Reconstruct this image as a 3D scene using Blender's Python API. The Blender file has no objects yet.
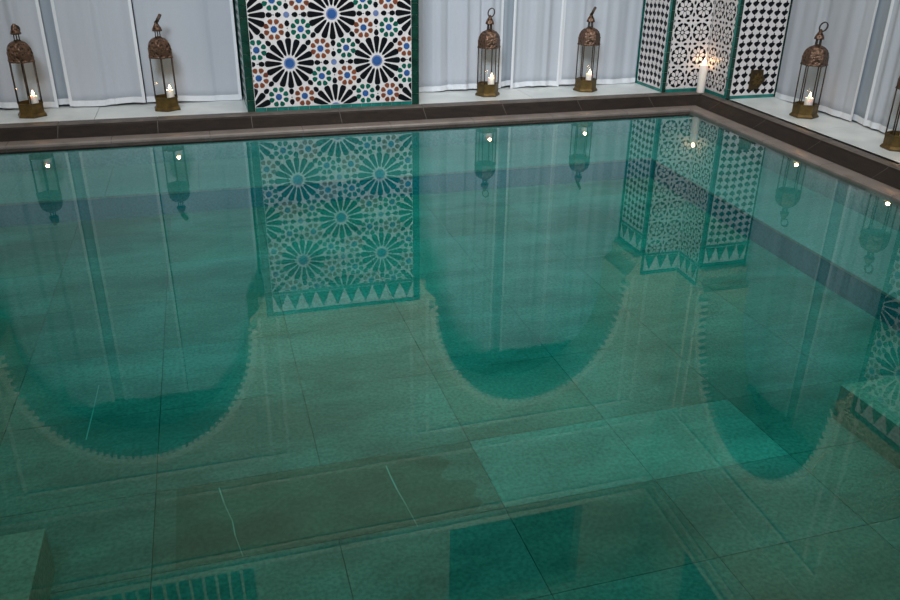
import bpy, math, random
from math import sin, cos, pi, sqrt, radians
from mathutils import Vector, Matrix

random.seed(7)
scene = bpy.context.scene
COL = scene.collection

# ------------------------------------------------------------------ camera
FPX, PITCH, YAW, ROLL = 805.5, 0.43964, 0.29298, 0.01401
cam_data = bpy.data.cameras.new('camera')
cam_data.sensor_width = 36.0
cam_data.lens = FPX * 36.0 / 900.0
cam_data.clip_end = 100
cam = bpy.data.objects.new('camera', cam_data)
COL.objects.link(cam)
fw = Vector((sin(YAW) * cos(PITCH), cos(YAW) * cos(PITCH), -sin(PITCH)))
rt = Vector((cos(YAW), -sin(YAW), 0))
up = rt.cross(fw)
r2 = cos(ROLL) * rt + sin(ROLL) * up
u2 = -sin(ROLL) * rt + cos(ROLL) * up
cam.matrix_world = Matrix(((r2.x, u2.x, -fw.x, 0), (r2.y, u2.y, -fw.y, 0), (r2.z, u2.z, -fw.z, 1.25), (0, 0, 0, 1)))
scene.camera = cam

# ------------------------------------------------------------------ light and exposure
scene.view_settings.view_transform = 'Standard'
scene.view_settings.look = 'None'
scene.view_settings.gamma = 1.0
scene.view_settings.use_curve_mapping = False
scene.view_settings.exposure = -0.05
w = bpy.data.worlds.new('world'); scene.world = w
w.use_nodes = True
w.node_tree.nodes['Background'].inputs[0].default_value = (0.5, 0.6, 0.7, 1)
w.node_tree.nodes['Background'].inputs[1].default_value = 0.02


def area(name, loc, size, power, color, target=None, spread=180):
    l = bpy.data.lights.new(name, 'AREA')
    l.shape = 'RECTANGLE'; l.size, l.size_y = size
    l.energy = power; l.color = color; l.spread = radians(spread)
    o = bpy.data.objects.new(name, l); COL.objects.link(o)
    o.location = loc
    if target:
        o.rotation_euler = (Vector(target) - Vector(loc)).to_track_quat('-Z', 'Y').to_euler()
    return o


area('ceiling_lamp_main', (2.0, 2.8, 4.2), (1.6, 1.6), 50, (1.0, 0.97, 0.93))
area('fill_light_front', (-0.9, -0.9, 4.3), (2.2, 1.2), 92, (0.86, 0.93, 1.0), (1.8, 5.6, 0.8), 72)  # added fill from the front left for curtains and reveals, no known fixture
area('wall_wash_back', (0.8, 4.1, 5.05), (5.6, 0.3), 32, (1.0, 0.92, 0.80), (0.8, 5.5, 2.4), 120)  # added wash to brighten the upper back wall and its mirror image
area('wall_wash_right', (2.4, 3.6, 5.05), (0.3, 4.0), 17, (1.0, 0.92, 0.80), (3.65, 3.6, 2.4), 120)  # same added wash for the upper right wall, no real fixture

scene.cycles.use_denoising = True
scene.cycles.max_bounces = 10
scene.cycles.transparent_max_bounces = 24
scene.cycles.caustics_reflective = False
scene.cycles.caustics_refractive = False

# ------------------------------------------------------------------ helpers
YB, XR, HL, DP = 5.504, 3.673, 0.09, 0.42      # back wall plane, right wall plane, ledge height, reveal depth
PX0, PX1 = 0.248, 1.412                         # tiled pillar
CX = 3.319                                      # corner pier, edge on the back wall
CY = 5.163                                      # corner pier, edge on the right wall
QY1, QY0 = 3.273, 2.127                         # second pillar on the right wall
WX, WY = 3.419, 5.22                             # edges of the water
ZD = 1.42                                       # top of the tiled dado
ZI0, ZI1 = 1.25, 1.45                           # impost under the arch


class MB:
    def __init__(self):
        self.v, self.f, self.m = [], [], []

    def poly(self, pts, mi=0):
        b = len(self.v)
        self.v += [tuple(p) for p in pts]
        self.f.append(tuple(range(b, b + len(pts)))); self.m.append(mi)

    def box(self, P, a0, a1, b0, b1, c0, c1, mi=0):
        q = [P(a, b, c) for a in (a0, a1) for b in (b0, b1) for c in (c0, c1)]
        b = len(self.v); self.v += [tuple(x) for x in q]
        for f in ((0, 1, 3, 2), (4, 6, 7, 5), (0, 4, 5, 1), (2, 3, 7, 6), (0, 2, 6, 4), (1, 5, 7, 3)):
            self.f.append(tuple(b + i for i in f)); self.m.append(mi)

    def loft(self, rings, closed=True, cap=False, mi=0):
        b = len(self.v); n = len(rings[0])
        for r in rings: self.v += [tuple(p) for p in r]
        for i in range(len(rings) - 1):
            for j in range(n if closed else n - 1):
                k = (j + 1) % n
                self.f.append((b + i * n + j, b + i * n + k, b + (i + 1) * n + k, b + (i + 1) * n + j)); self.m.append(mi)
        if cap:
            self.f.append(tuple(b + j for j in reversed(range(n)))); self.m.append(mi)
            e = b + (len(rings) - 1) * n
            self.f.append(tuple(e + j for j in range(n))); self.m.append(mi)

    def lathe(self, prof, n=24, c=(0, 0), rot=0, cap=True, mi=0):
        self.loft([[(c[0] + r * cos(rot + 2 * pi * j / n), c[1] + r * sin(rot + 2 * pi * j / n), z) for j in range(n)] for r, z in prof], True, cap, mi)

    def tube(self, pts, r, n=8, mi=0, closed=False):
        pts = [Vector(p) for p in pts]; rings = []
        N = len(pts)
        for i, p in enumerate(pts):
            a = pts[(i - 1) % N] if closed or i > 0 else p
            c = pts[(i + 1) % N] if closed or i < N - 1 else p
            t = (c - a).normalized()
            x = t.orthogonal() if abs(t.z) > .99 else t.cross(Vector((0, 0, 1)))
            x.normalize(); y = t.cross(x)
            rings.append([p + r * (cos(2 * pi * j / n) * x + sin(2 * pi * j / n) * y) for j in range(n)])
        if closed: rings.append(rings[0])
        self.loft(rings, True, not closed, mi)

    def build(self, name, mats, parent=None, smooth=False, fix=True):
        me = bpy.data.meshes.new(name)
        me.from_pydata([tuple(p) for p in self.v], [], self.f)
        if not isinstance(mats, (list, tuple)): mats = [mats]
        for m in mats: me.materials.append(m)
        me.polygons.foreach_set('material_index', self.m)
        if smooth: me.polygons.foreach_set('use_smooth', [True] * len(self.f))
        me.update()
        if fix:
            import bmesh
            bm = bmesh.new(); bm.from_mesh(me)
            bmesh.ops.recalc_face_normals(bm, faces=bm.faces)
            bm.to_mesh(me); bm.free()
        o = bpy.data.objects.new(name, me); COL.objects.link(o)
        if parent: o.parent = parent
        return o


def tag(o, label=None, cat=None, group=None, kind=None):
    if label: o['label'] = label
    if cat: o['category'] = cat
    if group: o['group'] = group
    if kind: o['kind'] = kind
    return o


def empty(name, loc=(0, 0, 0), rz=0):
    o = bpy.data.objects.new(name, None); COL.objects.link(o)
    o.location = loc; o.rotation_euler = (0, 0, rz); o.empty_display_size = .05
    return o


def copy_tree(o, parent=None):
    c = o.copy(); COL.objects.link(c)
    if parent: c.parent = parent
    for ch in list(o.children): copy_tree(ch, c)
    return c


def ident(a, b, c): return (a, b, c)
def fr_back(s, d, z): return (s, YB + d, z)                   # s = x, d into the wall
KS = .06                                        # the right wall runs slightly out of square
def xs_(y): return KS * (YB - y)
def fr_right(s, d, z): return (XR + d - xs_(s), s, z)        # s = y
def fr_reveal_left(x0): return lambda s, d, z: (x0 + d, YB + s, z)      # faces -x
def fr_reveal_right(x0): return lambda s, d, z: (x0 - d, YB + s, z)     # faces +x
def fr_reveal_near(y0): return lambda s, d, z: (XR - xs_(y0) + s, y0 + d, z)      # faces -y
def fr_reveal_far(y0): return lambda s, d, z: (XR - xs_(y0) + s, y0 - d, z)       # faces +y


# ------------------------------------------------------------------ materials
def new_mat(name):
    m = bpy.data.materials.new(name); m.use_nodes = True
    nt = m.node_tree
    return m, nt, nt.nodes['Principled BSDF']


def mat(name, col, rough=.5, metal=0, var=0.0, vscale=8.0, col2=None, bump=0.0, bscale=40.0, stretch=(1, 1, 1), detail=5, coat=0, spec=.5):
    m, nt, p = new_mat(name)
    p.inputs['Roughness'].default_value = rough
    p.inputs['Metallic'].default_value = metal
    p.inputs['Coat Weight'].default_value = coat
    p.inputs['Specular IOR Level'].default_value = spec
    c = (*col, 1)
    p.inputs['Base Color'].default_value = c
    tc = nt.nodes.new('ShaderNodeTexCoord')
    mp = nt.nodes.new('ShaderNodeMapping'); mp.inputs['Scale'].default_value = stretch
    nt.links.new(tc.outputs['Object'], mp.inputs['Vector'])
    if var or col2:
        n = nt.nodes.new('ShaderNodeTexNoise'); n.inputs['Scale'].default_value = vscale; n.inputs['Detail'].default_value = detail
        nt.links.new(mp.outputs[0], n.inputs['Vector'])
        r = nt.nodes.new('ShaderNodeValToRGB')
        r.color_ramp.elements[0].position = .3; r.color_ramp.elements[1].position = .7
        a = col2 if col2 else tuple(x * (1 - var) for x in col)
        r.color_ramp.elements[0].color = (*a, 1); r.color_ramp.elements[1].color = c
        nt.links.new(n.outputs['Fac'], r.inputs['Fac']); nt.links.new(r.outputs['Color'], p.inputs['Base Color'])
    if bump:
        n2 = nt.nodes.new('ShaderNodeTexNoise'); n2.inputs['Scale'].default_value = bscale; n2.inputs['Detail'].default_value = 6
        nt.links.new(mp.outputs[0], n2.inputs['Vector'])
        b = nt.nodes.new('ShaderNodeBump'); b.inputs['Strength'].default_value = bump; b.inputs['Distance'].default_value = .02
        nt.links.new(n2.outputs['Fac'], b.inputs['Height']); nt.links.new(b.outputs['Normal'], p.inputs['Normal'])
    return m


M = {}
M['glaze_white'] = mat('glaze_white', (.72, .68, .68), .3, var=.14, vscale=30, spec=.3)
M['glaze_black'] = mat('glaze_black', (.006, .007, .009), .2, spec=.2)
M['glaze_green'] = mat('glaze_green', (.004, .13, .085), .25, col2=(.002, .05, .035), vscale=14)
M['glaze_green_dark'] = mat('glaze_green_dark', (.006, .05, .032), .25, col2=(.003, .02, .014), vscale=20)
M['glaze_teal'] = mat('glaze_teal', (.01, .20, .17), .25, col2=(.005, .10, .085), vscale=14)
M['glaze_blue'] = mat('glaze_blue', (.035, .11, .32), .25, var=.35, vscale=25)
M['glaze_grey_blue'] = mat('glaze_grey_blue', (.16, .22, .42), .3, var=.3, vscale=25)
M['glaze_brown'] = mat('glaze_brown', (.23, .065, .025), .3, col2=(.11, .028, .014), vscale=12)
M['coping_grout'] = mat('coping_grout', (.10, .088, .078), .9)
M['grout'] = mat('grout', (.45, .45, .43), .9)
M['stucco'] = mat('stucco', (.80, .68, .50), .9, col2=(.62, .50, .36), vscale=9, bump=.0)
M['coping_stone'] = mat('coping_stone', (.021, .0135, .010), .6, col2=(.008, .0055, .0042), vscale=7, stretch=(2, 2, 8), bump=.12, bscale=60, spec=.25)
M['coping_edge_lit'] = mat('coping_edge_lit', (.12, .10, .088), .5, col2=(.06, .05, .043), vscale=16)  # light from above put into the paler edge colour
M['lip_stone_lit'] = mat('lip_stone_lit', (.20, .165, .148), .35, col2=(.14, .115, .10), vscale=10)  # wet lip, with the brightness of its lit top in the colour
M['marble'] = mat('marble', (.64, .68, .68), .35, col2=(.50, .545, .55), vscale=5, detail=8)
M['marble_joint'] = mat('marble_joint', (.34, .34, .33), .8)
M['brass'] = mat('brass', (.15, .095, .025), .45, .6, col2=(.06, .036, .011), vscale=25, bump=.15, bscale=90)
M['iron'] = mat('iron', (.06, .04, .028), .5, .6, var=.4, vscale=40)
M['candle_wax'] = mat('candle_wax', (.88, .80, .74), .5)
M['candle_wax'].node_tree.nodes['Principled BSDF'].inputs['Subsurface Weight'].default_value = .6
M['candle_wax'].node_tree.nodes['Principled BSDF'].inputs['Subsurface Radius'].default_value = (.03, .016, .008)
M['candle_wax'].node_tree.nodes['Principled BSDF'].inputs['Subsurface Scale'].default_value = .8
M['wick'] = mat('wick', (.02, .015, .01), .9)
M['bronze'] = mat('bronze', (.075, .048, .02), .5, .6, var=.5, vscale=60)
M['dark_wood'] = mat('dark_wood', (.035, .025, .018), .6, var=.4, vscale=10)
M['gallery'] = mat('gallery', (.16, .15, .14), .9)
M['deck'] = mat('deck', (.16, .14, .12), .5, var=.3, vscale=4)
M['rod'] = mat('rod', (.05, .035, .025), .5, .5)


M['stucco_light'] = mat('stucco_light', (.82, .72, .54), .8, var=.1)


def stucco_carved():
    m, nt, p = new_mat('stucco_carved')
    p.inputs['Roughness'].default_value = .9
    tc = nt.nodes.new('ShaderNodeTexCoord')
    v = nt.nodes.new('ShaderNodeTexVoronoi'); v.inputs['Scale'].default_value = 38; v.feature = 'DISTANCE_TO_EDGE'
    n = nt.nodes.new('ShaderNodeTexNoise'); n.inputs['Scale'].default_value = 3; n.inputs['Detail'].default_value = 4
    nt.links.new(tc.outputs['Object'], v.inputs['Vector']); nt.links.new(tc.outputs['Object'], n.inputs['Vector'])
    r = nt.nodes.new('ShaderNodeValToRGB'); r.color_ramp.elements[0].color = (.54, .42, .26, 1); r.color_ramp.elements[1].color = (.76, .63, .44, 1)
    nt.links.new(n.outputs['Fac'], r.inputs['Fac']); nt.links.new(r.outputs['Color'], p.inputs['Base Color'])
    b = nt.nodes.new('ShaderNodeBump'); b.inputs['Strength'].default_value = .9; b.inputs['Distance'].default_value = .03
    nt.links.new(v.outputs['Distance'], b.inputs['Height']); nt.links.new(b.outputs['Normal'], p.inputs['Normal'])
    return m


M['stucco_carved'] = stucco_carved()


def pierced_metal():
    m, nt, p = new_mat('pierced_copper')
    p.inputs['Roughness'].default_value = .45; p.inputs['Metallic'].default_value = .6
    tc = nt.nodes.new('ShaderNodeTexCoord')
    v = nt.nodes.new('ShaderNodeTexVoronoi'); v.inputs['Scale'].default_value = 55
    nt.links.new(tc.outputs['Object'], v.inputs['Vector'])
    r = nt.nodes.new('ShaderNodeValToRGB')
    r.color_ramp.elements[0].position = .28; r.color_ramp.elements[0].color = (.03, .018, .012, 1)
    r.color_ramp.elements[1].position = .42; r.color_ramp.elements[1].color = (.125, .07, .045, 1)
    nt.links.new(v.outputs['Distance'], r.inputs['Fac']); nt.links.new(r.outputs['Color'], p.inputs['Base Color'])
    b = nt.nodes.new('ShaderNodeBump'); b.inputs['Strength'].default_value = .6; b.inputs['Distance'].default_value = .01
    nt.links.new(v.outputs['Distance'], b.inputs['Height']); nt.links.new(b.outputs['Normal'], p.inputs['Normal'])
    return m


M['pierced'] = pierced_metal()


def cloth(name, col, trans):
    m = bpy.data.materials.new(name); m.use_nodes = True
    nt = m.node_tree; nt.nodes.clear()
    out = nt.nodes.new('ShaderNodeOutputMaterial')
    d = nt.nodes.new('ShaderNodeBsdfDiffuse'); t = nt.nodes.new('ShaderNodeBsdfTranslucent')
    tc = nt.nodes.new('ShaderNodeTexCoord')
    mp = nt.nodes.new('ShaderNodeMapping'); mp.inputs['Scale'].default_value = (260, 260, 40)
    n = nt.nodes.new('ShaderNodeTexNoise'); n.inputs['Scale'].default_value = 1; n.inputs['Detail'].default_value = 3
    nt.links.new(tc.outputs['Object'], mp.inputs[0]); nt.links.new(mp.outputs[0], n.inputs['Vector'])
    r = nt.nodes.new('ShaderNodeValToRGB')
    r.color_ramp.elements[0].color = (*[c * .9 for c in col], 1); r.color_ramp.elements[1].color = (*col, 1)
    nt.links.new(n.outputs['Fac'], r.inputs['Fac'])
    nt.links.new(r.outputs['Color'], d.inputs['Color']); nt.links.new(r.outputs['Color'], t.inputs['Color'])
    mx = nt.nodes.new('ShaderNodeMixShader'); mx.inputs[0].default_value = trans
    nt.links.new(d.outputs[0], mx.inputs[1]); nt.links.new(t.outputs[0], mx.inputs[2]); nt.links.new(mx.outputs[0], out.inputs[0])
    return m


M['curtain'] = cloth('curtain_cloth', (.50, .535, .59), .10)
M['curtain_hem'] = cloth('curtain_hem', (.72, .75, .79), .05)
M['curtain_sheer'] = cloth('curtain_sheer', (.37, .42, .475), .12)


def clear_mat(name, tint, ior, rough, gloss_col=(1, 1, 1), bump=None, absorb=None):
    m = bpy.data.materials.new(name); m.use_nodes = True
    nt = m.node_tree; nt.nodes.clear()
    out = nt.nodes.new('ShaderNodeOutputMaterial')
    t = nt.nodes.new('ShaderNodeBsdfTransparent'); t.inputs[0].default_value = (*tint, 1)
    g = nt.nodes.new('ShaderNodeBsdfGlossy'); g.inputs['Roughness'].default_value = rough; g.inputs['Color'].default_value = (*gloss_col, 1)
    fr = nt.nodes.new('ShaderNodeFresnel'); fr.inputs['IOR'].default_value = ior
    mx = nt.nodes.new('ShaderNodeMixShader')
    ge = nt.nodes.new('ShaderNodeNewGeometry')
    inv = nt.nodes.new('ShaderNodeMath'); inv.operation = 'SUBTRACT'; inv.inputs[0].default_value = 1.0
    mu = nt.nodes.new('ShaderNodeMath'); mu.operation = 'MULTIPLY'
    nt.links.new(ge.outputs['Backfacing'], inv.inputs[1])
    nt.links.new(fr.outputs[0], mu.inputs[0]); nt.links.new(inv.outputs[0], mu.inputs[1])
    nt.links.new(mu.outputs[0], mx.inputs[0]); nt.links.new(t.outputs[0], mx.inputs[1]); nt.links.new(g.outputs[0], mx.inputs[2])
    nt.links.new(mx.outputs[0], out.inputs[0])
    if absorb:
        va = nt.nodes.new('ShaderNodeVolumeAbsorption')
        va.inputs['Color'].default_value = (*absorb[0], 1); va.inputs['Density'].default_value = absorb[1]
        nt.links.new(va.outputs[0], out.inputs['Volume'])
    if bump:
        tc = nt.nodes.new('ShaderNodeTexCoord')
        n = nt.nodes.new('ShaderNodeTexNoise'); n.inputs['Scale'].default_value = bump[0]; n.inputs['Detail'].default_value = 2
        nt.links.new(tc.outputs['Object'], n.inputs['Vector'])
        b = nt.nodes.new('ShaderNodeBump'); b.inputs['Strength'].default_value = bump[1]; b.inputs['Distance'].default_value = .01
        nt.links.new(n.outputs['Fac'], b.inputs['Height']); nt.links.new(b.outputs['Normal'], g.inputs['Normal'])
    return m


M['water'] = clear_mat('water', (.66, .98, .975), 1.42, .005, bump=(2.5, .012), absorb=((.0, .925, .91), 2.7))
M['glass'] = clear_mat('lantern_glass', (.985, .99, .985), 1.22, .02)
M['window_glass'] = mat('window_glass', (.01, .014, .016), .1)


def emit(name, col, s):
    m = bpy.data.materials.new(name); m.use_nodes = True
    nt = m.node_tree; nt.nodes.clear()
    out = nt.nodes.new('ShaderNodeOutputMaterial'); e = nt.nodes.new('ShaderNodeEmission')
    e.inputs[0].default_value = (*col, 1); e.inputs[1].default_value = s
    nt.links.new(e.outputs[0], out.inputs[0]); return m


M['flame'] = emit('flame', (1.0, .66, .36), 14.0)


def pool_stone(name, c1, c2):
    m, nt, p = new_mat(name)
    p.inputs['Roughness'].default_value = .8
    tc = nt.nodes.new('ShaderNodeTexCoord')
    n = nt.nodes.new('ShaderNodeTexNoise'); n.inputs['Scale'].default_value = 1.5; n.inputs['Detail'].default_value = 9; n.inputs['Roughness'].default_value = .72
    mp = nt.nodes.new('ShaderNodeMapping'); mp.inputs['Scale'].default_value = (.7, 1.6, 1)
    nt.links.new(tc.outputs['Object'], mp.inputs[0]); nt.links.new(mp.outputs[0], n.inputs['Vector'])
    r = nt.nodes.new('ShaderNodeValToRGB'); r.color_ramp.elements[0].position = .40; r.color_ramp.elements[1].position = .62
    r.color_ramp.elements[0].color = (*c2, 1); r.color_ramp.elements[1].color = (*c1, 1)
    nf = nt.nodes.new('ShaderNodeTexNoise'); nf.inputs['Scale'].default_value = 85; nf.inputs['Detail'].default_value = 4
    nt.links.new(tc.outputs['Object'], nf.inputs['Vector'])
    rf = nt.nodes.new('ShaderNodeValToRGB'); rf.color_ramp.elements[0].position = .35; rf.color_ramp.elements[1].position = .62
    rf.color_ramp.elements[0].color = (.74, .74, .74, 1); rf.color_ramp.elements[1].color = (1.12, 1.12, 1.12, 1)
    nt.links.new(nf.outputs['Fac'], rf.inputs['Fac'])
    mm = nt.nodes.new('ShaderNodeMixRGB'); mm.blend_type = 'MULTIPLY'; mm.inputs[0].default_value = 1
    nt.links.new(n.outputs['Fac'], r.inputs['Fac'])
    nt.links.new(r.outputs['Color'], mm.inputs[1]); nt.links.new(rf.outputs['Color'], mm.inputs[2])
    nt.links.new(mm.outputs[0], p.inputs['Base Color'])
    return m


M['pool_a'] = pool_stone('pool_stone_a', (0.225, 0.225, 0.19), (0.11, 0.115, 0.095))
M['pool_b'] = pool_stone('pool_stone_b', (0.205, 0.2, 0.16), (0.1, 0.1, 0.08))
M['pool_dark'] = pool_stone('pool_stone_dark', (.145, .15, .11), (.07, .075, .055))
M['pool_light'] = pool_stone('pool_stone_light', (0.29, 0.3, 0.255), (0.17, 0.18, 0.15))
M['pool_vein'] = mat('pool_vein', (.30, .32, .28), .7)
M['pool_joint'] = mat('pool_joint', (.10, .10, .075), .9)
M['pool_wall'] = pool_stone('pool_wall_stone', (.36, .25, .24), (.28, .20, .19))
M['bench_stone'] = pool_stone('bench_stone', (.36, .235, .215), (.28, .18, .165))
M['riser_shaded'] = pool_stone('riser_shaded', (.05, .17, .20), (.035, .13, .155))  # shade on the bench front painted in as a darker, bluer stone
M['step_stone'] = pool_stone('step_stone', (.30, .26, .20), (.21, .19, .145))

# ------------------------------------------------------------------ the pool: floor, walls, bench, steps
ZB, ZF = -.14, -.27
BY, BX = 4.60, 2.69
PXL, PYN = -2.6, .45                              # far left and near edges of the water (outside the frame)
mb = MB()
mb.box(ident, PXL - .1, WX, PYN - .1, WY, ZF - .1, ZF - .006, 4)
xs = [.69 + .48 * k for k in range(-8, 6)]
ys = [.35, .69, 1.03, 1.37, 1.71, 2.05, 2.50, 2.95, 3.40, 3.85, 4.30, 4.75]
random.seed(11)
for j in range(len(ys) - 1):
    for i in range(len(xs) - 1):
        x0, x1 = max(xs[i], PXL), min(xs[i + 1], BX + .1)
        y0, y1 = ys[j], ys[j + 1]
        if x1 - x0 < .02: continue
        mi = random.choice((0, 0, 1))
        if j == 4 and -.3 < xs[i] < .6: mi = 1
        if j == 4 and .6 < xs[i] < 1.5: mi = 3
        g = .0011
        mb.box(ident, x0 + g, x1 - g, y0 + g, y1 - g, ZF - .03, ZF, mi)
st_ = [(-.212, 1.714), (.20, 1.714), (.21, 1.7135), (.60, 1.716), (.635, 1.75), (.62, 1.79), (.645, 1.83), (.63, 1.86), (.56, 1.875), (.545, 1.895), (.575, 1.93), (.60, 1.965), (.565, 2.0), (.50, 2.025), (.40, 2.046), (-.212, 2.046)]
mb.poly([(x, y, ZF + .0006) for x, y in st_], 2)
for pts in ([(-.093, 2.021), (-.082, 1.95), (-.077, 1.924), (-.062, 1.86), (-.058, 1.80), (-.042, 1.711)],
            [(.403, 1.993), (.405, 1.94), (.410, 1.872), (.419, 1.80), (.429, 1.70)],
            [(-.485, 2.731), (-.488, 2.56), (-.493, 2.383)]):
    for (a, b), (c, d) in zip(pts, pts[1:]):
        n = Vector((-(d - b), c - a)).normalized() * random.uniform(.0008, .0026)
        z = ZF + .0012
        mb.poly([(a - n.x, b - n.y, z), (c - n.x, d - n.y, z), (c + n.x, d + n.y, z), (a + n.x, b + n.y, z)], 5)
tag(mb.build('pool_floor', [M['pool_a'], M['pool_b'], M['pool_dark'], M['pool_light'], M['pool_joint'], M['pool_vein']]),
    'stone slab floor of the pool under the green water', 'pool floor', kind='structure')

def wside(a, b, c): return (WX - xs_(b) + a, b, c)
mb = MB()
mb.box(ident, PXL - .1, WX + .1, WY, WY + .1, -.5, .0)
tag(mb.build('pool_wall_back', M['pool_wall']), 'submerged pool wall below the back coping', 'pool wall', kind='structure')
mb = MB()
mb.box(wside, 0, .1, PYN - .1, WY, -.5, .0)
tag(mb.build('pool_wall_right', M['pool_wall']), 'submerged pool wall below the right coping', 'pool wall', kind='structure')
def bside(a, b, c): return (2.70 - .05 * (3.43 - b) + a, b, c)
mb = MB()
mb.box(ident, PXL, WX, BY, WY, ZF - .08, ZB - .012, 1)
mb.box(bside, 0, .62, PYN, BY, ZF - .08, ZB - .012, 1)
for k in range(12):
    a, b = PXL + .5 * k, min(PXL + .5 * (k + 1), WX)
    if b > a + .02: mb.box(ident, a + .001, b - .001, BY - .004, WY, ZB - .012, ZB, 0)
for k in range(9):
    b = BY - .004 - .5 * k; a = max(b - .5, PYN)
    if b > a + .02: mb.box(bside, -.004, .62, a + .001, b - .001, ZB - .012, ZB, 0)
tag(mb.build('pool_bench', [M['bench_stone'], M['riser_shaded']]), 'pale submerged stone bench running along back and right pool walls', 'pool bench', kind='structure')
mb = MB()
mb.box(ident, 1.93, 2.54, PYN, 1.850, ZF - .02, ZB)
tag(mb.build('pool_step', M['step_stone']), 'submerged stone step block by the bench on the right', 'pool step', kind='structure')
mb = MB()
mb.box(ident, PXL, -.508, PYN, 1.80, ZF - .02, ZB)
tag(mb.build('pool_step', M['step_stone']), 'submerged stone step block in the bottom left corner', 'pool step', kind='structure')

mb = MB()
nx, ny = 2, 2
wb_ = [(PXL, PYN), (WX + .02 - xs_(PYN), PYN), (WX + .02, WY), (PXL, WY)]
mb.loft([[(x, y, -.6) for x, y in wb_], [(x, y, 0) for x, y in wb_]], True, True)
tag(mb.build('pool_water', M['water']), 'still green pool water mirroring the arches, tiles and lanterns', 'water', kind='structure')

# coping: dark stones, rounded top edge and wet lip coloured lighter as lit from above
prof_top = [(0, HL), (.078, HL), (.092, HL - .006)]
prof_face = [(.092, HL - .006), (.100, HL - .016), (.185, .026)]
prof_lip = [(.185, .022), (.278, .020), (.284, .012), (.284, -.03)]


def sweep(mb, prof, s0, s1, back, mi):
    """strip of the coping between stations s0 and s1; the end at the inside corner is mitred"""
    rings = []
    for e, s in ((0, s0), (1, s1)):
        ring = []
        for d, z in prof:
            if back:
                x = min(s, XR + .03 - d) if e else s
                ring.append((x, YB - d, z))
            else:
                y = min(s, YB - d) if e else s
                ring.append((XR + .03 - d - xs_(y), y, z))
        rings.append(ring)
    mb.loft(rings, closed=False, mi=mi)


cop = MB(); lip = MB(); body = MB()
for back in (True, False):
    end = XR + .03 if back else YB
    st = [-.9 + .58 * k for k in range(-4, 9)] if back else [4.55 + .58 * k for k in range(-7, 2)]
    st = [s for s in st if s < end - .3] + [end]
    for a, b in zip(st, st[1:]):
        g = .002
        e = b - g if b < end else b
        sweep(cop, prof_top, a + g, e, back, 1); sweep(cop, prof_face, a + g, e, back, 0)
    sl = [s + .31 for s in st[:-1]]
    sl = [s for s in sl if s < end - .3] + [end]
    for a, b in zip(sl, sl[1:]):
        sweep(lip, prof_lip, a + .0015, b - .0015 if b < end else b, back, 0)
    lo = [(0, HL - .004), (.09, HL - .010), (.181, .022), (.181, .016), (.280, .014), (.280, -.05), (0, -.05)]
    sweep(body, lo, st[0], end, back, 0)
coping = body.build('pool_coping', M['coping_grout'])
tag(coping, 'dark brown stone coping around the pool edge', 'coping', kind='structure')
cop.build('coping_stone', [M['coping_stone'], M['coping_edge_lit']], coping)
lip.build('overflow_lip', M['lip_stone_lit'], coping)

# marble ledges inside the arches
ARCHES_BACK = [(-1.677, PX0), (PX1, CX)]
ARCH_RIGHT = (QY1, CY)


def marble(P, s0, s1, joints, label):
    mb = MB()
    mb.box(P, s0, s1, .0, .55, -.05, HL - .008, 1)
    st = [s0] + [j for j in joints if s0 < j < s1] + [s1]
    for a, b in zip(st, st[1:]):
        mb.box(P, a + (.0015 if a > s0 else 0), b - (.0015 if b < s1 else 0), .0, .55, HL - .008, HL, 0)
    tag(mb.build('marble_ledge', [M['marble'], M['marble_joint']]), label, 'ledge', kind='structure')


marble(fr_back, -1.677, PX0, [-.70], 'white marble ledge in the left arch under two lanterns')
marble(fr_back, PX1, CX, [2.28], 'white marble ledge in the middle arch under two lanterns')
marble(fr_right, QY1, CY, [4.2], 'white marble ledge along the right wall under two lanterns')
mb = MB()
mb.box(ident, -3.2, XR + 3, 6.054, 8.0, -.05, .0)
mb.box(ident, XR + .55, XR + 2.5, -2, 6.054, -.05, .0)
tag(mb.build('floor', M['deck']), 'dark gallery floor behind the curtains', 'floor', kind='structure')

# ------------------------------------------------------------------ upper walls with arches
ZC = 5.2
INS = .1225


def arch_pts(a, b, n=40):
    c = (a + b) / 2; hw = (b - a) / 2 - INS; zs, rise = 1.50, .995
    pts = [(c - hw, ZI1)]
    for i in range(n + 1):
        t = pi - pi * i / n
        pts.append((c + hw * cos(t), zs + rise * sin(t)))
    pts.append((c + hw, ZI1))
    return pts


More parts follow.
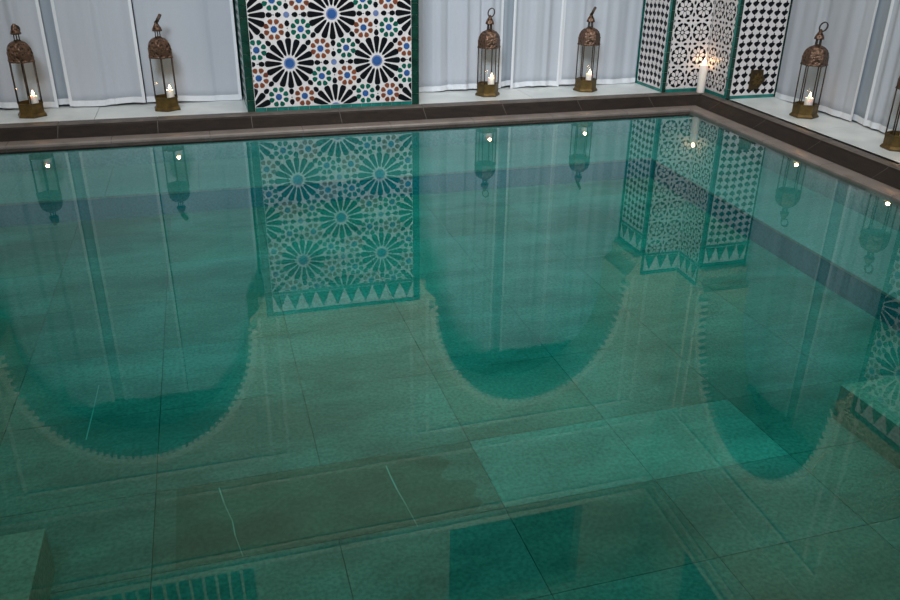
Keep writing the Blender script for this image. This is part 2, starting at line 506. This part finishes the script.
def arch_wall(name, P, s0, s1, arches, label, win):
    mb = MB(); ZT = 2.95
    cur = s0
    W = []
    for a, b in arches:
        if a > cur: mb.box(P, cur, a, 0, DP, ZD, ZT)
        pts = arch_pts(a, b)
        mb.box(P, a, pts[0][0], 0, DP, ZI1, ZT)
        mb.box(P, pts[-1][0], b, 0, DP, ZI1, ZT)
        for (p, q), (r, t) in zip(pts[1:-1], pts[2:-1]):
            mb.poly([P(p, 0, q), P(r, 0, t), P(r, 0, ZT), P(p, 0, ZT)])
            mb.poly([P(p, DP, q), P(r, DP, t), P(r, DP, ZT), P(p, DP, ZT)])
            mb.poly([P(p, 0, q), P(r, 0, t), P(r, DP, t), P(p, DP, q)])
        cur = b
    if s1 > cur: mb.box(P, cur, s1, 0, DP, ZD, ZT)
    mb.box(P, s0, s1, 0, DP, ZT, 3.78)
    mb.box(P, s0, s1, 0, DP, 4.75, ZC)
    cur = s0
    for a, b in win:
        mb.box(P, cur, a, 0, DP, 3.78, 4.75); cur = b
    mb.box(P, cur, s1, 0, DP, 3.78, 4.75)
    o = mb.build(name, M['stucco_carved'])
    tag(o, label, 'wall', kind='structure')
    # mouldings
    tr = MB(); bead = MB()
    tr.box(P, s0, s1, -.012, 0, 3.56, 3.60); tr.box(P, s0, s1, -.018, 0, 3.70, 3.75)
    tr.box(P, s0, s1, -.006, 0, 2.90, 2.93)
    for a, b in arches:
        for e, sg in ((a, 1), (b, -1)):
            for off in (-.07, .06):
                x = e + sg * off
                if s0 < x - .012 and x + .012 < s1: tr.box(P, x - .012, x + .012, -.012, 0, ZD, 2.66)
        tr.box(P, a - .08, b + .08, -.012, 0, 2.65, 2.68)
        pts = arch_pts(a, b, 60)
        for i in range(1, len(pts) - 2):
            (p, q), (r, t) = pts[i], pts[i + 1]
            c = (a + b) / 2
            k = 1.045
            def o2(s, z): return (c + (s - c) * k, 1.5 + (z - 1.5) * k)
            (p2, q2), (r2_, t2) = o2(p, q), o2(r, t)
            bead.poly([P(p, -.018, q), P(r, -.018, t), P(r2_, -.018, t2), P(p2, -.018, q2)])
            bead.poly([P(p2, -.018, q2), P(r2_, -.018, t2), P(r2_, 0, t2), P(p2, 0, q2)])
            bead.poly([P(p, -.018, q), P(r, -.018, t), P(r, 0, t), P(p, 0, q)])
        m = 52
        for i in range(m + 1):
            t = pi * i / m; hw = (b - a) / 2 - INS
            s, z = (a + b) / 2 + hw * .985 * cos(t), 1.5 + .995 * .986 * sin(t)
            bead.box(P, s - .015, s + .015, -.016, .04, z - .015, z + .015)
    tr.build('frame_molding', M['stucco_light'], o)
    bead.build('arch_molding', M['stucco_light'], o)
    return o


WB = [(-1.35, -.06), (1.69, 3.02)]
WR = [(3.57, 4.87)]
wb = arch_wall('wall_back', fr_back, -3.0, XR + DP, ARCHES_BACK, 'carved beige stucco back wall with two arches, mirrored in the pool', WB)
wr = arch_wall('wall_right', fr_right, .0, YB, [ARCH_RIGHT], 'carved beige stucco right wall with one arch, mirrored in the pool', WR)

# imposts: carved corbels flaring from the pier towards the arch
def impost(P0, parent):
    # P0(u, s, z): u = how far it stands out from the reveal, s = along the reveal depth
    mb = MB()
    rings = []
    for u, z in ((.0, ZI0), (.03, ZI0 + .01), (.035, ZI0 + .05), (.06, ZI0 + .10), (.105, ZI0 + .15), (.128, ZI0 + .165), (.128, ZI1 + .002), (0, ZI1 + .002)):
        rings.append([P0(u, -.006, z), P0(u, DP, z)])
    b = list(zip(*rings))
    mb.loft([list(b[0]), list(b[1])], closed=True, cap=True)
    for k in range(7):
        s = .02 + k * .06
        mb.box(lambda u, ss, z: P0(u, ss, z), .03, .055, s, s + .035, ZI0 + .015, ZI0 + .075)
    mb.build('impost', M['stucco_carved'], parent)


impost(lambda u, s, z: (PX0 - u, YB + s, z), wb)
impost(lambda u, s, z: (PX1 + u, YB + s, z), wb)
impost(lambda u, s, z: (CX - u, YB + s, z), wb)
impost(lambda u, s, z: (XR + s - xs_(CY), CY - u, z), wr)
impost(lambda u, s, z: (XR + s - xs_(QY1), QY1 + u, z), wr)
impost(lambda u, s, z: (-1.677 + u, YB + s, z), wb)

# pier cores below the stucco
def core(P, s0, s1, name, label):
    mb = MB(); mb.box(P, s0, s1, .012, DP - .0, -.05, ZD)
    return tag(mb.build(name, M['grout']), label, 'pillar', kind='structure')


mb = MB(); mb.box(fr_back, -3.0, -1.677, 0, DP, -.05, ZD)
mb.build('pier', M['stucco'], wb)

# upper windows
def window(name, P, a, b, label, slats):
    mb = MB(); mb.box(P, a, b, .20, .22, 3.78, 4.75)
    o = mb.build(name, M['window_glass']); tag(o, label, 'window', kind='structure')
    f = MB()
    for s in (a, b - .05): f.box(P, s, s + .05, .15, .21, 3.78, 4.75)
    f.box(P, a, b, .15, .21, 3.78, 3.83); f.box(P, a, b, .15, .21, 4.70, 4.75)
    f.build('window_frame', M['dark_wood'], o)
    if slats:
        g = MB()
        for k in range(slats):
            s = a + (b - a) * (k + 1) / (slats + 1)
            g.box(P, s - .012, s + .012, .12, .15, 3.80, 4.74)
        g.build('window_bar', M['stucco'], o)


window('window_1', fr_back, -1.35, -.06, 'dark barred upper window above the left arch, mirrored in the pool', 11)
window('window_2', fr_back, 1.69, 3.02, 'dark upper window above the middle arch, mirrored in the pool', 0)
window('window_3', fr_right, 3.57, 4.87, 'dark upper window above the right wall arch, mirrored in the pool', 0)

# room shell out of the frame
mb = MB(); mb.box(ident, -3.2, 7.0, -2.2, 8.2, ZC, ZC + .1)
tag(mb.build('ceiling', M['stucco']), 'pale ceiling over the pool hall', 'ceiling', kind='structure')
mb = MB(); mb.box(ident, -3.2, -3.0, -2.2, 8.2, -.3, ZC)
tag(mb.build('wall_left', M['stucco']), 'plain stucco wall left of the pool', 'wall', kind='structure')
mb = MB(); mb.box(ident, -3.2, 7.0, -2.3, -2.1, -.3, ZC)
tag(mb.build('wall_front', M['stucco']), 'plain stucco wall behind the viewer', 'wall', kind='structure')
mb = MB(); mb.box(ident, -3.2, 7.0, 8.0, 8.2, -.3, ZC); mb.box(ident, XR + 2.5, XR + 2.7, -2.2, 8.0, -.3, ZC)
mb.box(ident, -3.2, XR + 2.5, YB + DP, 8.0, 3.1, 3.2); mb.box(ident, XR + DP, XR + 2.5, -2.2, YB + DP, 3.1, 3.2)
tag(mb.build('wall_gallery', M['gallery']), 'dark gallery walls behind the curtained arches', 'wall', kind='structure')
mb = MB(); mb.box(ident, -3.0, PXL, -2.2, YB - .2, -.3, .0); mb.box(ident, PXL, XR, -2.2, PYN, -.3, 0); mb.box(ident, XR - .3, XR + .55, -2.2, .0, -.3, .0)
mb.box(ident, XR, XR + .55, 0, QY0, -.3, ZD)
tag(mb.build('floor', M['deck']), 'dark stone deck on the near side of the pool', 'floor', kind='structure')

# ------------------------------------------------------------------ glazed mosaic panels
MOS = [M['glaze_white'], M['glaze_black'], M['glaze_green'], M['glaze_blue'], M['glaze_grey_blue'], M['glaze_brown'], M['glaze_green_dark'], M['glaze_teal']]
WHITE, BLACK, GREEN, BLUE, GREYB, BROWN, DGREEN, TEAL = range(8)


def clip(poly, s0, s1, z0, z1):
    for ax, lim, sg in ((0, s0, 1), (0, s1, -1), (1, z0, 1), (1, z1, -1)):
        out = []
        for i in range(len(poly)):
            p, q = poly[i - 1], poly[i]
            pi_, qi = (p[ax] - lim) * sg >= 0, (q[ax] - lim) * sg >= 0
            if pi_ != qi:
                t = (lim - p[ax]) / (q[ax] - p[ax])
                out.append((p[0] + t * (q[0] - p[0]), p[1] + t * (q[1] - p[1])))
            if qi: out.append(q)
        poly = out
        if len(poly) < 3: return []
    return poly


def rp(cx, cz, ang, pts):
    c, s = cos(ang), sin(ang)
    return [(cx + x * c - y * s, cz + x * s + y * c) for x, y in pts]


def ngon(cx, cz, r, n, ph=0): return [(cx + r * cos(ph + 2 * pi * i / n), cz + r * sin(ph + 2 * pi * i / n)) for i in range(n)]


BLOB = [(-.020, 0), (-.012, .012), (.004, .017), (.017, .010), (.020, 0), (.017, -.010), (.004, -.017), (-.012, -.012)]


def pat_stars(s0, s1, z0, z1, ox, oz):
    out = []
    lx, lz = .291, .302
    seen = set()
    i0, i1 = int((s0 - ox) / lx) - 2, int((s1 - ox) / lx) + 2
    j0, j1 = int((z0 - oz) / lz) - 2, int((z1 - oz) / lz) + 2
    for i in range(i0, i1 + 1):
        for j in range(j0, j1 + 1):
            cx, cz = ox + i * lx, oz + j * lz
            if (i + j) % 2 == 0:
                out.append((ngon(cx, cz, .037, 16), BLUE if False else GREYB))
                out.append((ngon(cx, cz, .028, 16), BLUE))
                for k in range(16):
                    out.append((rp(cx, cz, k * pi / 8, [(.048, .0), (.062, .009), (.10, .0145), (.135, .0195), (.150, .019), (.159, .010), (.159, -.010), (.150, -.019), (.135, -.0195), (.10, -.0145), (.062, -.009)]), BLACK))
                for k in range(8):
                    a = k * pi / 4 + pi / 8
                    rx, rz = cx + .226 * cos(a) * (lx / .2955), cz + .226 * sin(a) * (lz / .2955)
                    a2 = k * pi / 4
                    rr = .182
                    out.append((rp(cx + rr * cos(a2), cz + rr * sin(a2), a2 + pi, [(x * 1.05, y) for x, y in BLOB]), BLACK))
                    # each rosette belongs to one star only: it lies nearest to it
                    col = BROWN if (k + j + 1) % 2 == 0 else GREEN
                    key = (round(rx / .03), round(rz / .03))
                    if any((key[0] + u, key[1] + v) in seen for u in (-1, 0, 1) for v in (-1, 0, 1)): continue
                    seen.add(key)
                    rose = []
                    rose.append((ngon(rx, rz, .022, 8, pi / 8), BLUE))
                    for q in range(8):
                        rose.append((rp(rx, rz, q * pi / 4 + pi / 8, [(.031, .0), (.038, .010), (.050, .0165), (.062, .014), (.067, 0), (.062, -.014), (.050, -.0165), (.038, -.010)]), col))
                    out += rose
            else:
                out.append((ngon(cx, cz, .020, 8, pi / 8), GREYB))
                for k in range(4):
                    a = k * pi / 2
                    out.append((rp(cx + .052 * cos(a), cz + .052 * sin(a), a, BLOB), BLACK))
                    out.append((ngon(cx + .083 * cos(a), cz + .083 * sin(a), .005, 4), BLACK))
                    a += pi / 4
    return out


def pat_leaf(s0, s1, z0, z1, flip=1, w=.058, h=.055):
    out = []
    L = [(-.42, .02), (-.30, .17), (-.13, .22), (-.01, .27), (.06, .50), (.17, .45), (.20, .24), (.45, .13), (.38, -.08), (.22, -.26), (.0, -.46), (-.22, -.29), (-.38, -.13)]
    n = max(1, round((s1 - s0) / w)); w = (s1 - s0) / n
    m = int((z1 - z0) / h) + 1
    for i in range(n):
        for j in range(m):
            cx, cz = s0 + (i + .5) * w, z0 + (j + .5) * h + .006 * sin(i)
            out.append(([(cx + flip * x * w * .98, cz + y * h * .98) for x, y in L], BLACK))
    return out


def pat_rosette(s0, s1, z0, z1, pitch=.166):
    out = []
    n = max(1, round((s1 - s0) / pitch)); w = (s1 - s0) / n
    m = int((z1 - z0) / pitch) + 2
    sc = w / .166
    for j in range(m):
        for i in range(n):
            cx, cz = s0 + (i + .5) * w, z0 + .075 + j * pitch
            out.append((ngon(cx, cz, .072 * sc, 24), BLACK))
            out.append((ngon(cx, cz, .0125 * sc, 8), WHITE))
            for k in range(8):
                a = k * pi / 4
                out.append((rp(cx, cz, a, [(.017 * sc, 0), (.026 * sc, .009 * sc), (.040 * sc, .0145 * sc), (.054 * sc, .011 * sc), (.062 * sc, 0), (.054 * sc, -.011 * sc), (.040 * sc, -.0145 * sc), (.026 * sc, -.009 * sc)]), WHITE))
                out.append((rp(cx, cz, a, [(.064 * sc, .006 * sc), (.075 * sc, .006 * sc), (.075 * sc, -.006 * sc), (.064 * sc, -.006 * sc)]), WHITE))
        for i in range(n + 1):
            cx, cz = s0 + i * w, z0 + .075 + (j - .5) * pitch
            out.append((ngon(cx, cz, .013, 4, 0), BLACK))
            for k in range(4):
                a = k * pi / 2
                out.append((rp(cx + .040 * cos(a), cz + .040 * sin(a), a, [(-.016, 0), (-.005, .010), (.010, .008), (.017, 0), (.010, -.008), (-.005, -.010)]), BLACK))
    return out


def tiled_face(P, s0, s1, ztop, pattern, parent, edges=(1, 1), strip=.030, front=0.0, side='glaze_green_dark'):
    """one tiled face: mosaic panel, merlon frieze and green border, all set on the pier"""
    zb0, zb1 = HL, HL + .024
    fz0, fz1 = ztop - .165, ztop - .030
    a = s0 + (strip if edges[0] else .004); b = s1 - (strip if edges[1] else .004)
    panel = MB()
    panel.box(P, a, b, front, front + .014, zb1, fz0 - .022, WHITE)
    for poly, c in pattern(a + .002, b - .002, zb1 + .003, fz0 - .025):
        q = clip(poly, a + .002, b - .002, zb1 + .003, fz0 - .025)
        lay = .0016 if c == WHITE else .0010 if c != BLUE else .0014
        if q: panel.poly([P(s, front - lay, z) for s, z in q], c)
    panel.build('mosaic_panel', MOS, parent, fix=False)
    # border of narrow glazed tiles
    bd = MB()
    bd.box(P, s0, s1, front + .004, front + .014, HL, ztop, 2)
    L = .070
    def strip_v(x0, x1, ci):
        n = int((ztop - HL) / L); h = (ztop - HL) / n
        for k in range(n):
            bd.box(P, x0, x1, front - .002, front + .012, HL + k * h + .0012, HL + (k + 1) * h - .0012, ci)
    def strip_h(z0, z1, ci):
        n = max(1, int((b - a) / L)); h = (b - a) / n
        for k in range(n):
            bd.box(P, a + k * h + .0012, a + (k + 1) * h - .0012, front - .002, front + .012, z0, z1, ci)
    if edges[0]: strip_v(s0, s0 + strip - .002, 0)
    if edges[1]: strip_v(s1 - strip + .002, s1, 0)
    strip_h(zb0, zb1 - .002, 1); strip_h(fz0 - .020, fz0 - .001, 1); strip_h(fz1 + .001, ztop, 1)
    bd.build('tile_border', [M[side], M['glaze_teal'], M['grout']], parent)  # side strips: brighter teal painted on lit faces, darker green on the others
    fz = MB()
    fz.box(P, a, b, front, front + .014, fz0, fz1, 0)
    n = max(1, round((b - a) / .105)); wd = (b - a) / n
    for k in range(n):
        c = a + (k + .5) * wd
        fz.poly([P(c - wd * .48, front - .001, fz0 + .004), P(c + wd * .48, front - .001, fz0 + .004), P(c, front - .001, fz1 - .006)], 1)
    fz.build('merlon_frieze', [M['glaze_white'], M['glaze_green']], parent, fix=False)


pillar = core(fr_back, PX0 + .012, PX1 - .012, 'tiled_pillar', 'pillar of multicoloured star mosaic between the left and middle curtained arches')
tiled_face(fr_back, PX0, PX1, ZD, lambda a, b, c, d: pat_stars(a, b, c, d, .832, .092), pillar, strip=.050)
tiled_face(fr_reveal_left(PX0), .0, DP, ZI0, lambda a, b, c, d: pat_leaf(a, b, c, d), pillar, side='glaze_teal')
tiled_face(fr_reveal_right(PX1), .0, DP, ZI0, lambda a, b, c, d: pat_leaf(a, b, c, d), pillar)

mb = MB()
mb.box(ident, CX + .012, XR + .03, YB + .012, YB + DP, -.05, ZD)
mb.box(fr_right, CY + .012, YB, .012, DP, -.05, ZD)
mb.box(ident, XR + .0, XR + DP, YB, YB + DP, -.05, ZD)
corner = tag(mb.build('tiled_corner_pier', M['grout']), 'corner pier of black and white mosaic with green edges behind the tall candle', 'pillar', kind='structure')
tiled_face(fr_reveal_left(CX), .0, DP, ZI0, lambda a, b, c, d: pat_leaf(a, b, c, d), corner, side='glaze_teal')
tiled_face(fr_back, CX, XR, ZD, lambda a, b, c, d: pat_rosette(a, b, c, d), corner, edges=(1, 0))
tiled_face(fr_right, CY, YB, ZD, lambda a, b, c, d: pat_rosette(a, b, c, d), corner, edges=(1, 0), side='glaze_teal')
tiled_face(fr_reveal_near(CY), .0, DP + .02, ZI0, lambda a, b, c, d: pat_leaf(a, b, c, d), corner)

mb = MB(); mb.box(fr_right, QY0 + .012, QY1 - .012, .012, DP, -.05, ZD)
pillar2 = tag(mb.build('tiled_pillar', M['grout']), 'mosaic pillar on the right wall, seen only mirrored at the right edge', 'pillar', kind='structure')
tiled_face(fr_right, QY0, QY1, ZD, lambda a, b, c, d: pat_stars(a, b, c, d, 2.70, .092), pillar2)

# bronze wall plate on the corner pier
plate = MB()
px0, px1, pz0, pz1 = 3.828, 3.955, .150, .295
out = [(0, 0), (.30, .0), (.42, .05), (.60, .03), (.74, .20), (.98, .46), (1.0, .54), (.84, .72), (.80, 1.0), (0, 1)]
q = [(px0 + u * (px1 - px0), pz0 + v * (pz1 - pz0)) for u, v in out]
plate.loft([[(s, CY - .0015, z) for s, z in q], [(s, CY - .011, z) for s, z in q]], True, True)
pl = plate.build('bronze_wall_plate', M['bronze'])
tag(pl, 'dark bronze cover plate with a pierced rosette low on the corner mosaic', 'wall plate')
ro = MB()
cx, cz = px0 + .058, (pz0 + pz1) / 2 + .003
for k in range(8):
    a = k * pi / 4
    qq = rp(cx, cz, a, [(.012, 0), (.024, .010), (.040, .007), (.046, 0), (.040, -.007), (.024, -.010)])
    ro.loft([[(s, CY - .010, z) for s, z in qq], [(s, CY - .015, z) for s, z in qq]], True, True)
ring = [(cx + .010 * cos(t * pi / 6), CY - .013, cz + .010 * sin(t * pi / 6)) for t in range(12)]
ro.tube(ring, .003, 6, closed=True)
ro.build('rosette', M['brass'], pl)

# ------------------------------------------------------------------ curtains
def curtain(P, s0, s1, z0, z1, label, folds, seed, d0=.375, hem=(0, 1), m='curtain', amp=.022, cat='curtain', lean=0.0):
    rnd = random.Random(seed)
    ph = [rnd.uniform(0, 6.28) for _ in range(4)]
    wdt = s1 - s0
    pl = [(rnd.uniform(.05, .95), rnd.uniform(.010, .022) / wdt, rnd.choice((-1, -.8, .8)) * rnd.uniform(.5, 1.0)) for _ in range(int(folds * 1.6) + 1)]
    def off(u, v):
        x = u * folds * 2 * pi
        base = sin(x + ph[0]) + .45 * sin(2.3 * x + ph[1]) + .25 * sin(4.1 * x + ph[2] + v)
        for c, wd, hgt in pl: base += hgt * math.exp(-((u - c) / wd) ** 2)
        return d0 + amp * base * (.75 + .25 * v) / 1.3 + .006 * sin(3 * v + ph[3])
    NU, NV = max(24, int(wdt * 90)), 24
    def S(u, v):                       # v = 0 bottom, 1 top
        z = z0 + v * (z1 - z0) + .006 * sin(u * 5 + ph[1]) * (1 - v)
        return (s0 + u * wdt + lean * (v - .0), off(u, v), z)
    mb = MB()
    for side, dd in ((0, 0.0), (1, .003)):
        pass
    def grid(mb, us, vs, dd0, dd1):
        f = [[S(u, v) for u in us] for v in vs]
        rows = []
        for r in f: rows.append([P(a, d + dd0, z) for a, d, z in r] + [P(a, d + dd1, z) for a, d, z in reversed(r)])
        mb.loft(rows, True, True)
    us = [i / NU for i in range(NU + 1)]; vs = [j / NV for j in range(NV + 1)]
    grid(mb, us, vs, -.0012, .0012)
    o = mb.build('curtain', M[m])
    o.data.polygons.foreach_set('use_smooth', [len(p.vertices) == 4 for p in o.data.polygons])
    tag(o, label, cat, group=None)
    hb = MB(); hh = .038 / (z1 - z0)
    grid(hb, us, [0, hh * .5, hh], -.0026, -.0013)
    hb.build('bottom_hem', M['curtain_hem'], o)
    ew = .020 / wdt
    for e in hem:
        ue = [0, ew * .5, ew] if e == 0 else [1 - ew, 1 - ew * .5, 1]
        sh = MB(); grid(sh, ue, vs, -.0034, -.0016)
        sh.build('side_hem', M['curtain_hem'], o)
    return o


ZCB, ZCT = .098, 2.20
curtain(fr_back, -1.66, -.955, ZCB, ZCT, 'white curtain at the far left, behind the leftmost lantern', 2.2, 1, d0=.398, hem=(1,))
curtain(fr_back, -.99, -.80, ZCB + .004, ZCT, 'narrow grey sheer curtain strip showing right of the leftmost lantern', 1.0, 2, d0=.432, hem=(), m='curtain_sheer', amp=.006)
curtain(fr_back, -.885, -.405, ZCB + .004, ZCT, 'flat white curtain panel between the two lanterns of the left arch', 1.4, 3, d0=.398, hem=(0, 1), amp=.014)
curtain(fr_back, -.40, .232, ZCB, ZCT, 'white curtain behind the lantern beside the multicoloured pillar', 1.2, 4, d0=.402, hem=(1,), amp=.012)
curtain(fr_back, PX1 + .012, 2.165, ZCB, ZCT, 'white curtain between the multicoloured pillar and the next lantern', 3.6, 5, d0=.395, hem=(1,), amp=.020)
curtain(fr_back, 2.10, 2.30, ZCB + .004, ZCT, 'narrow grey sheer curtain strip right of the slim lantern in the middle arch', 1.0, 12, d0=.436, hem=(), m='curtain_sheer', amp=.006)
curtain(fr_back, 2.235, 2.64, ZCB, ZCT, 'narrow white curtain panel between the two lanterns of the middle arch', 1.8, 6, d0=.395, hem=(0, 1), amp=.016)
curtain(fr_back, 2.645, CX - .012, ZCB, ZCT, 'white curtain behind the lantern beside the corner mosaic', 2.2, 7, d0=.400, hem=(0,), amp=.014)
curtain(fr_right, 4.30, CY - .012, ZCB, ZCT, 'white curtain on the right wall next to the corner mosaic', 1.8, 8, d0=.420, hem=(0,), amp=.012)
curtain(fr_right, 4.02, 4.36, ZCB + .004, ZCT, 'narrow grey sheer curtain strip between the two white curtains on the right', 1.0, 9, d0=.446, hem=(), m='curtain_sheer', amp=.006)
curtain(fr_right, QY1 + .012, 4.17, ZCB, ZCT, 'white curtain at the right edge, behind the cropped lantern', 3.0, 10, d0=.402, hem=(1,), amp=.018)

for P, a, b, lb in ((fr_back, -1.677, PX0, 'left arch'), (fr_back, PX1, CX, 'middle arch'), (fr_right, QY1, CY, 'right wall arch')):
    rod = MB()
    aa, bb = Vector(P(a + .14, .408, ZCT + .012)), Vector(P(b - .14, .408, ZCT + .012))
    aa, bb = Vector(P(a + .09, .408, ZCT + .012)), Vector(P(b - .09, .408, ZCT + .012))
    rod.tube([aa, bb], .012, 10)
    tag(rod.build('curtain_rod', M['rod'], smooth=True), 'dark curtain rod across the %s, mirrored in the pool' % lb, 'curtain rod')

# ------------------------------------------------------------------ candles and lanterns
def flame_obj(h, r, parent, loc, power):
    f = MB()
    f.lathe([(.0008, 0), (r * .8, h * .12), (r * 1.15, h * .30), (r * .75, h * .55), (r * .35, h * .80), (.0006, h)], 12)
    o = f.build('flame', M['flame'], parent, smooth=True); o.location = loc
    l = bpy.data.lights.new('flame_light', 'POINT'); l.energy = power; l.color = (1.0, .55, .25); l.shadow_soft_size = .012
    lo = bpy.data.objects.new('flame_light', l); COL.objects.link(lo); lo.parent = o; lo.location = (0, 0, h * .5)
    return o


def candle(name, r, h, fl, power):
    mb = MB()
    mb.lathe([(r * .96, 0), (r, .003), (r, h - .006), (r * .93, h), (r * .80, h - .001), (r * .55, h - .006), (.001, h - .007)], 24)
    o = mb.build(name, M['candle_wax'], smooth=True)
    wk = MB(); wk.tube([(0, 0, h - .008), (.001, 0, h + .004), (.002, 0, h + .009)], .0012, 6)
    wk.build('wick', M['wick'], o)
    flame_obj(fl, fl * .26, o, (.002, 0, h + .004), power)
    return o


tall = candle('pillar_candle', .030, .205, .045, .9)
tall.location = (3.617, 5.446, HL)
tag(tall, 'tall white burning candle standing on the coping at the pool corner', 'candle')


def lantern():
    root = empty('lantern')
    def hexr(r, rot=0): return [(r * cos(rot + k * pi / 3), r * sin(rot + k * pi / 3)) for k in range(6)]
    def hexloft(prof, cap=True):
        m = MB(); m.loft([[(x, y, z) for x, y in hexr(r)] for r, z in prof], True, cap); return m
    hexloft([(.090, 0), (.093, .004), (.093, .010), (.084, .020), (.080, .024), (.080, .078), (.083, .082), (.083, .088), (.074, .088), (.074, .030), (.0, .029)]).build('base', M['brass'], root)
    for k, (x, y) in enumerate(hexr(.077)):
        p = MB(); p.tube([(x, y, .086), (x, y, .345)], .0042, 8); p.build('post', M['iron'], root, smooth=True)
    hx = hexr(.0755)
    for k in range(6):
        (x0, y0), (x1, y1) = hx[k], hx[(k + 1) % 6]
        t = .055
        a = (x0 + (x1 - x0) * t, y0 + (y1 - y0) * t); b = (x1 + (x0 - x1) * t, y1 + (y0 - y1) * t)
        n = Vector((a[0] + b[0], a[1] + b[1])).normalized() * .0012
        g = MB()
        q = [(a[0], a[1]), (b[0], b[1]), (b[0] - n.x, b[1] - n.y), (a[0] - n.x, a[1] - n.y)]
        g.loft([[(x, y, .0885) for x, y in q], [(x, y, .338) for x, y in q]], True, True)
        g.build('glass_pane', M['glass'], root)
    hood = hexloft([(.070, .336), (.084, .336), (.086, .342), (.082, .350), (.082, .385), (.084, .389), (.080, .394), (.077, .412), (.066, .434), (.050, .449), (.030, .458), (.022, .461), (.0, .462)])
    hood.build('dome', M['pierced'], root)
    # little open cage and bell roof on top
    cg = MB()
    for k in range(6):
        a = k * pi / 3; cg.tube([(.017 * cos(a), .017 * sin(a), .458), (.015 * cos(a), .015 * sin(a), .502)], .0032, 6)
    cg.lathe([(.021, .458), (.021, .464), (.014, .466)], 12)
    cg.build('neck', M['iron'], root)
    bl = MB()
    bl.lathe([(.010, .498), (.030, .499), (.031, .506), (.026, .520), (.018, .534), (.011, .546), (.012, .552), (.008, .560), (.0, .562)], 14)
    bl.build('finial', M['pierced'], root, smooth=True)
    return root


def handle(root, rz, tilt):
    h = MB()
    R = .025
    pts = [(R * cos(t) * .9, 0, .030 + R * 1.2 * sin(t)) for t in [-.5 * pi + 2 * pi * i / 20 for i in range(20)]]
    rings = []
    cz = .030
    for x, y, z in pts:
        n = Vector((x, 0, z - cz)).normalized()
        c = Vector((x, y, z))
        rings.append([c + n * .003 + Vector((0, .0085, 0)), c + n * .003 - Vector((0, .0085, 0)), c - n * .003 - Vector((0, .0085, 0)), c - n * .003 + Vector((0, .0085, 0))])
    h.loft(rings + [rings[0]], True, False)
    o = h.build('ring_handle', M['iron'], root)
    o.location = (0, 0, .548); o.rotation_euler = (0, tilt, rz)
    return o


LAN = [  # x, y, rotation, ring rotation, ring tilt, candle offset, label, candle label
    (-1.083, 5.700, radians(43.7), 0.0, (-2.35, 0), (.026, -.006), .108,
     'brass lantern with pointed cap at far left on the marble ledge', 'small burning candle in the leftmost lantern'),
    (-.262, 5.712, radians(34), 1.45, (.55, 0), (.028, -.004), .108,
     'brass lantern left of the multicoloured pillar with its ring leaning right', 'small burning candle in the lantern left of the multicoloured pillar'),
    (1.988, 5.705, radians(52.6), -.15, (0, .30), (.020, -.02), .118,
     'slim brass lantern right of the multicoloured pillar with ring showing round', 'small burning candle in the lantern right of the multicoloured pillar'),
    (2.780, 5.712, radians(39), 1.15, (.45, 0), (.014, -.025), .112,
     'brass lantern left of the corner mosaic, ring seen edge-on', 'small burning candle in the lantern left of the corner mosaic'),
    (3.838, 4.535, radians(25.3), -.45, (0, .45), (.000, -.02), .122,
     'brass lantern on the right ledge nearest the bronze wall plate', 'small burning candle in the lantern near the bronze wall plate'),
    (3.800, 3.670, radians(19), -.4, (0, .40), (.010, -.02), .122,
     'brass lantern cropped by the right edge of the picture', 'small burning candle in the lantern cropped by the right edge'),
]
proto = lantern()
cproto = candle('votive_candle', .0265, .098, .030, .35)
for i, (x, y, rz, hr, ht, (ox, oy), ch, lb, clb) in enumerate(LAN):
    o = proto if i == 0 else copy_tree(proto)
    o.location = (x, y, HL); o.rotation_euler = (0, 0, rz)
    tag(o, lb, 'lantern', 'brass lanterns on the marble ledge')
    c = cproto if i == 0 else copy_tree(cproto)
    c.location = (x + ox, y + oy, HL + .031)
    tag(c, clb, 'candle', 'candles inside the lanterns')
for i, o in enumerate([o for o in COL.objects if o.name.split('.')[0] == 'lantern' and o.parent is None]):
    L = min(LAN, key=lambda q: (q[0] - o.location.x) ** 2 + (q[1] - o.location.y) ** 2)
    h = handle(o, 0, 0)
    h.rotation_euler = (L[4][0], L[4][1], L[3] - L[2])
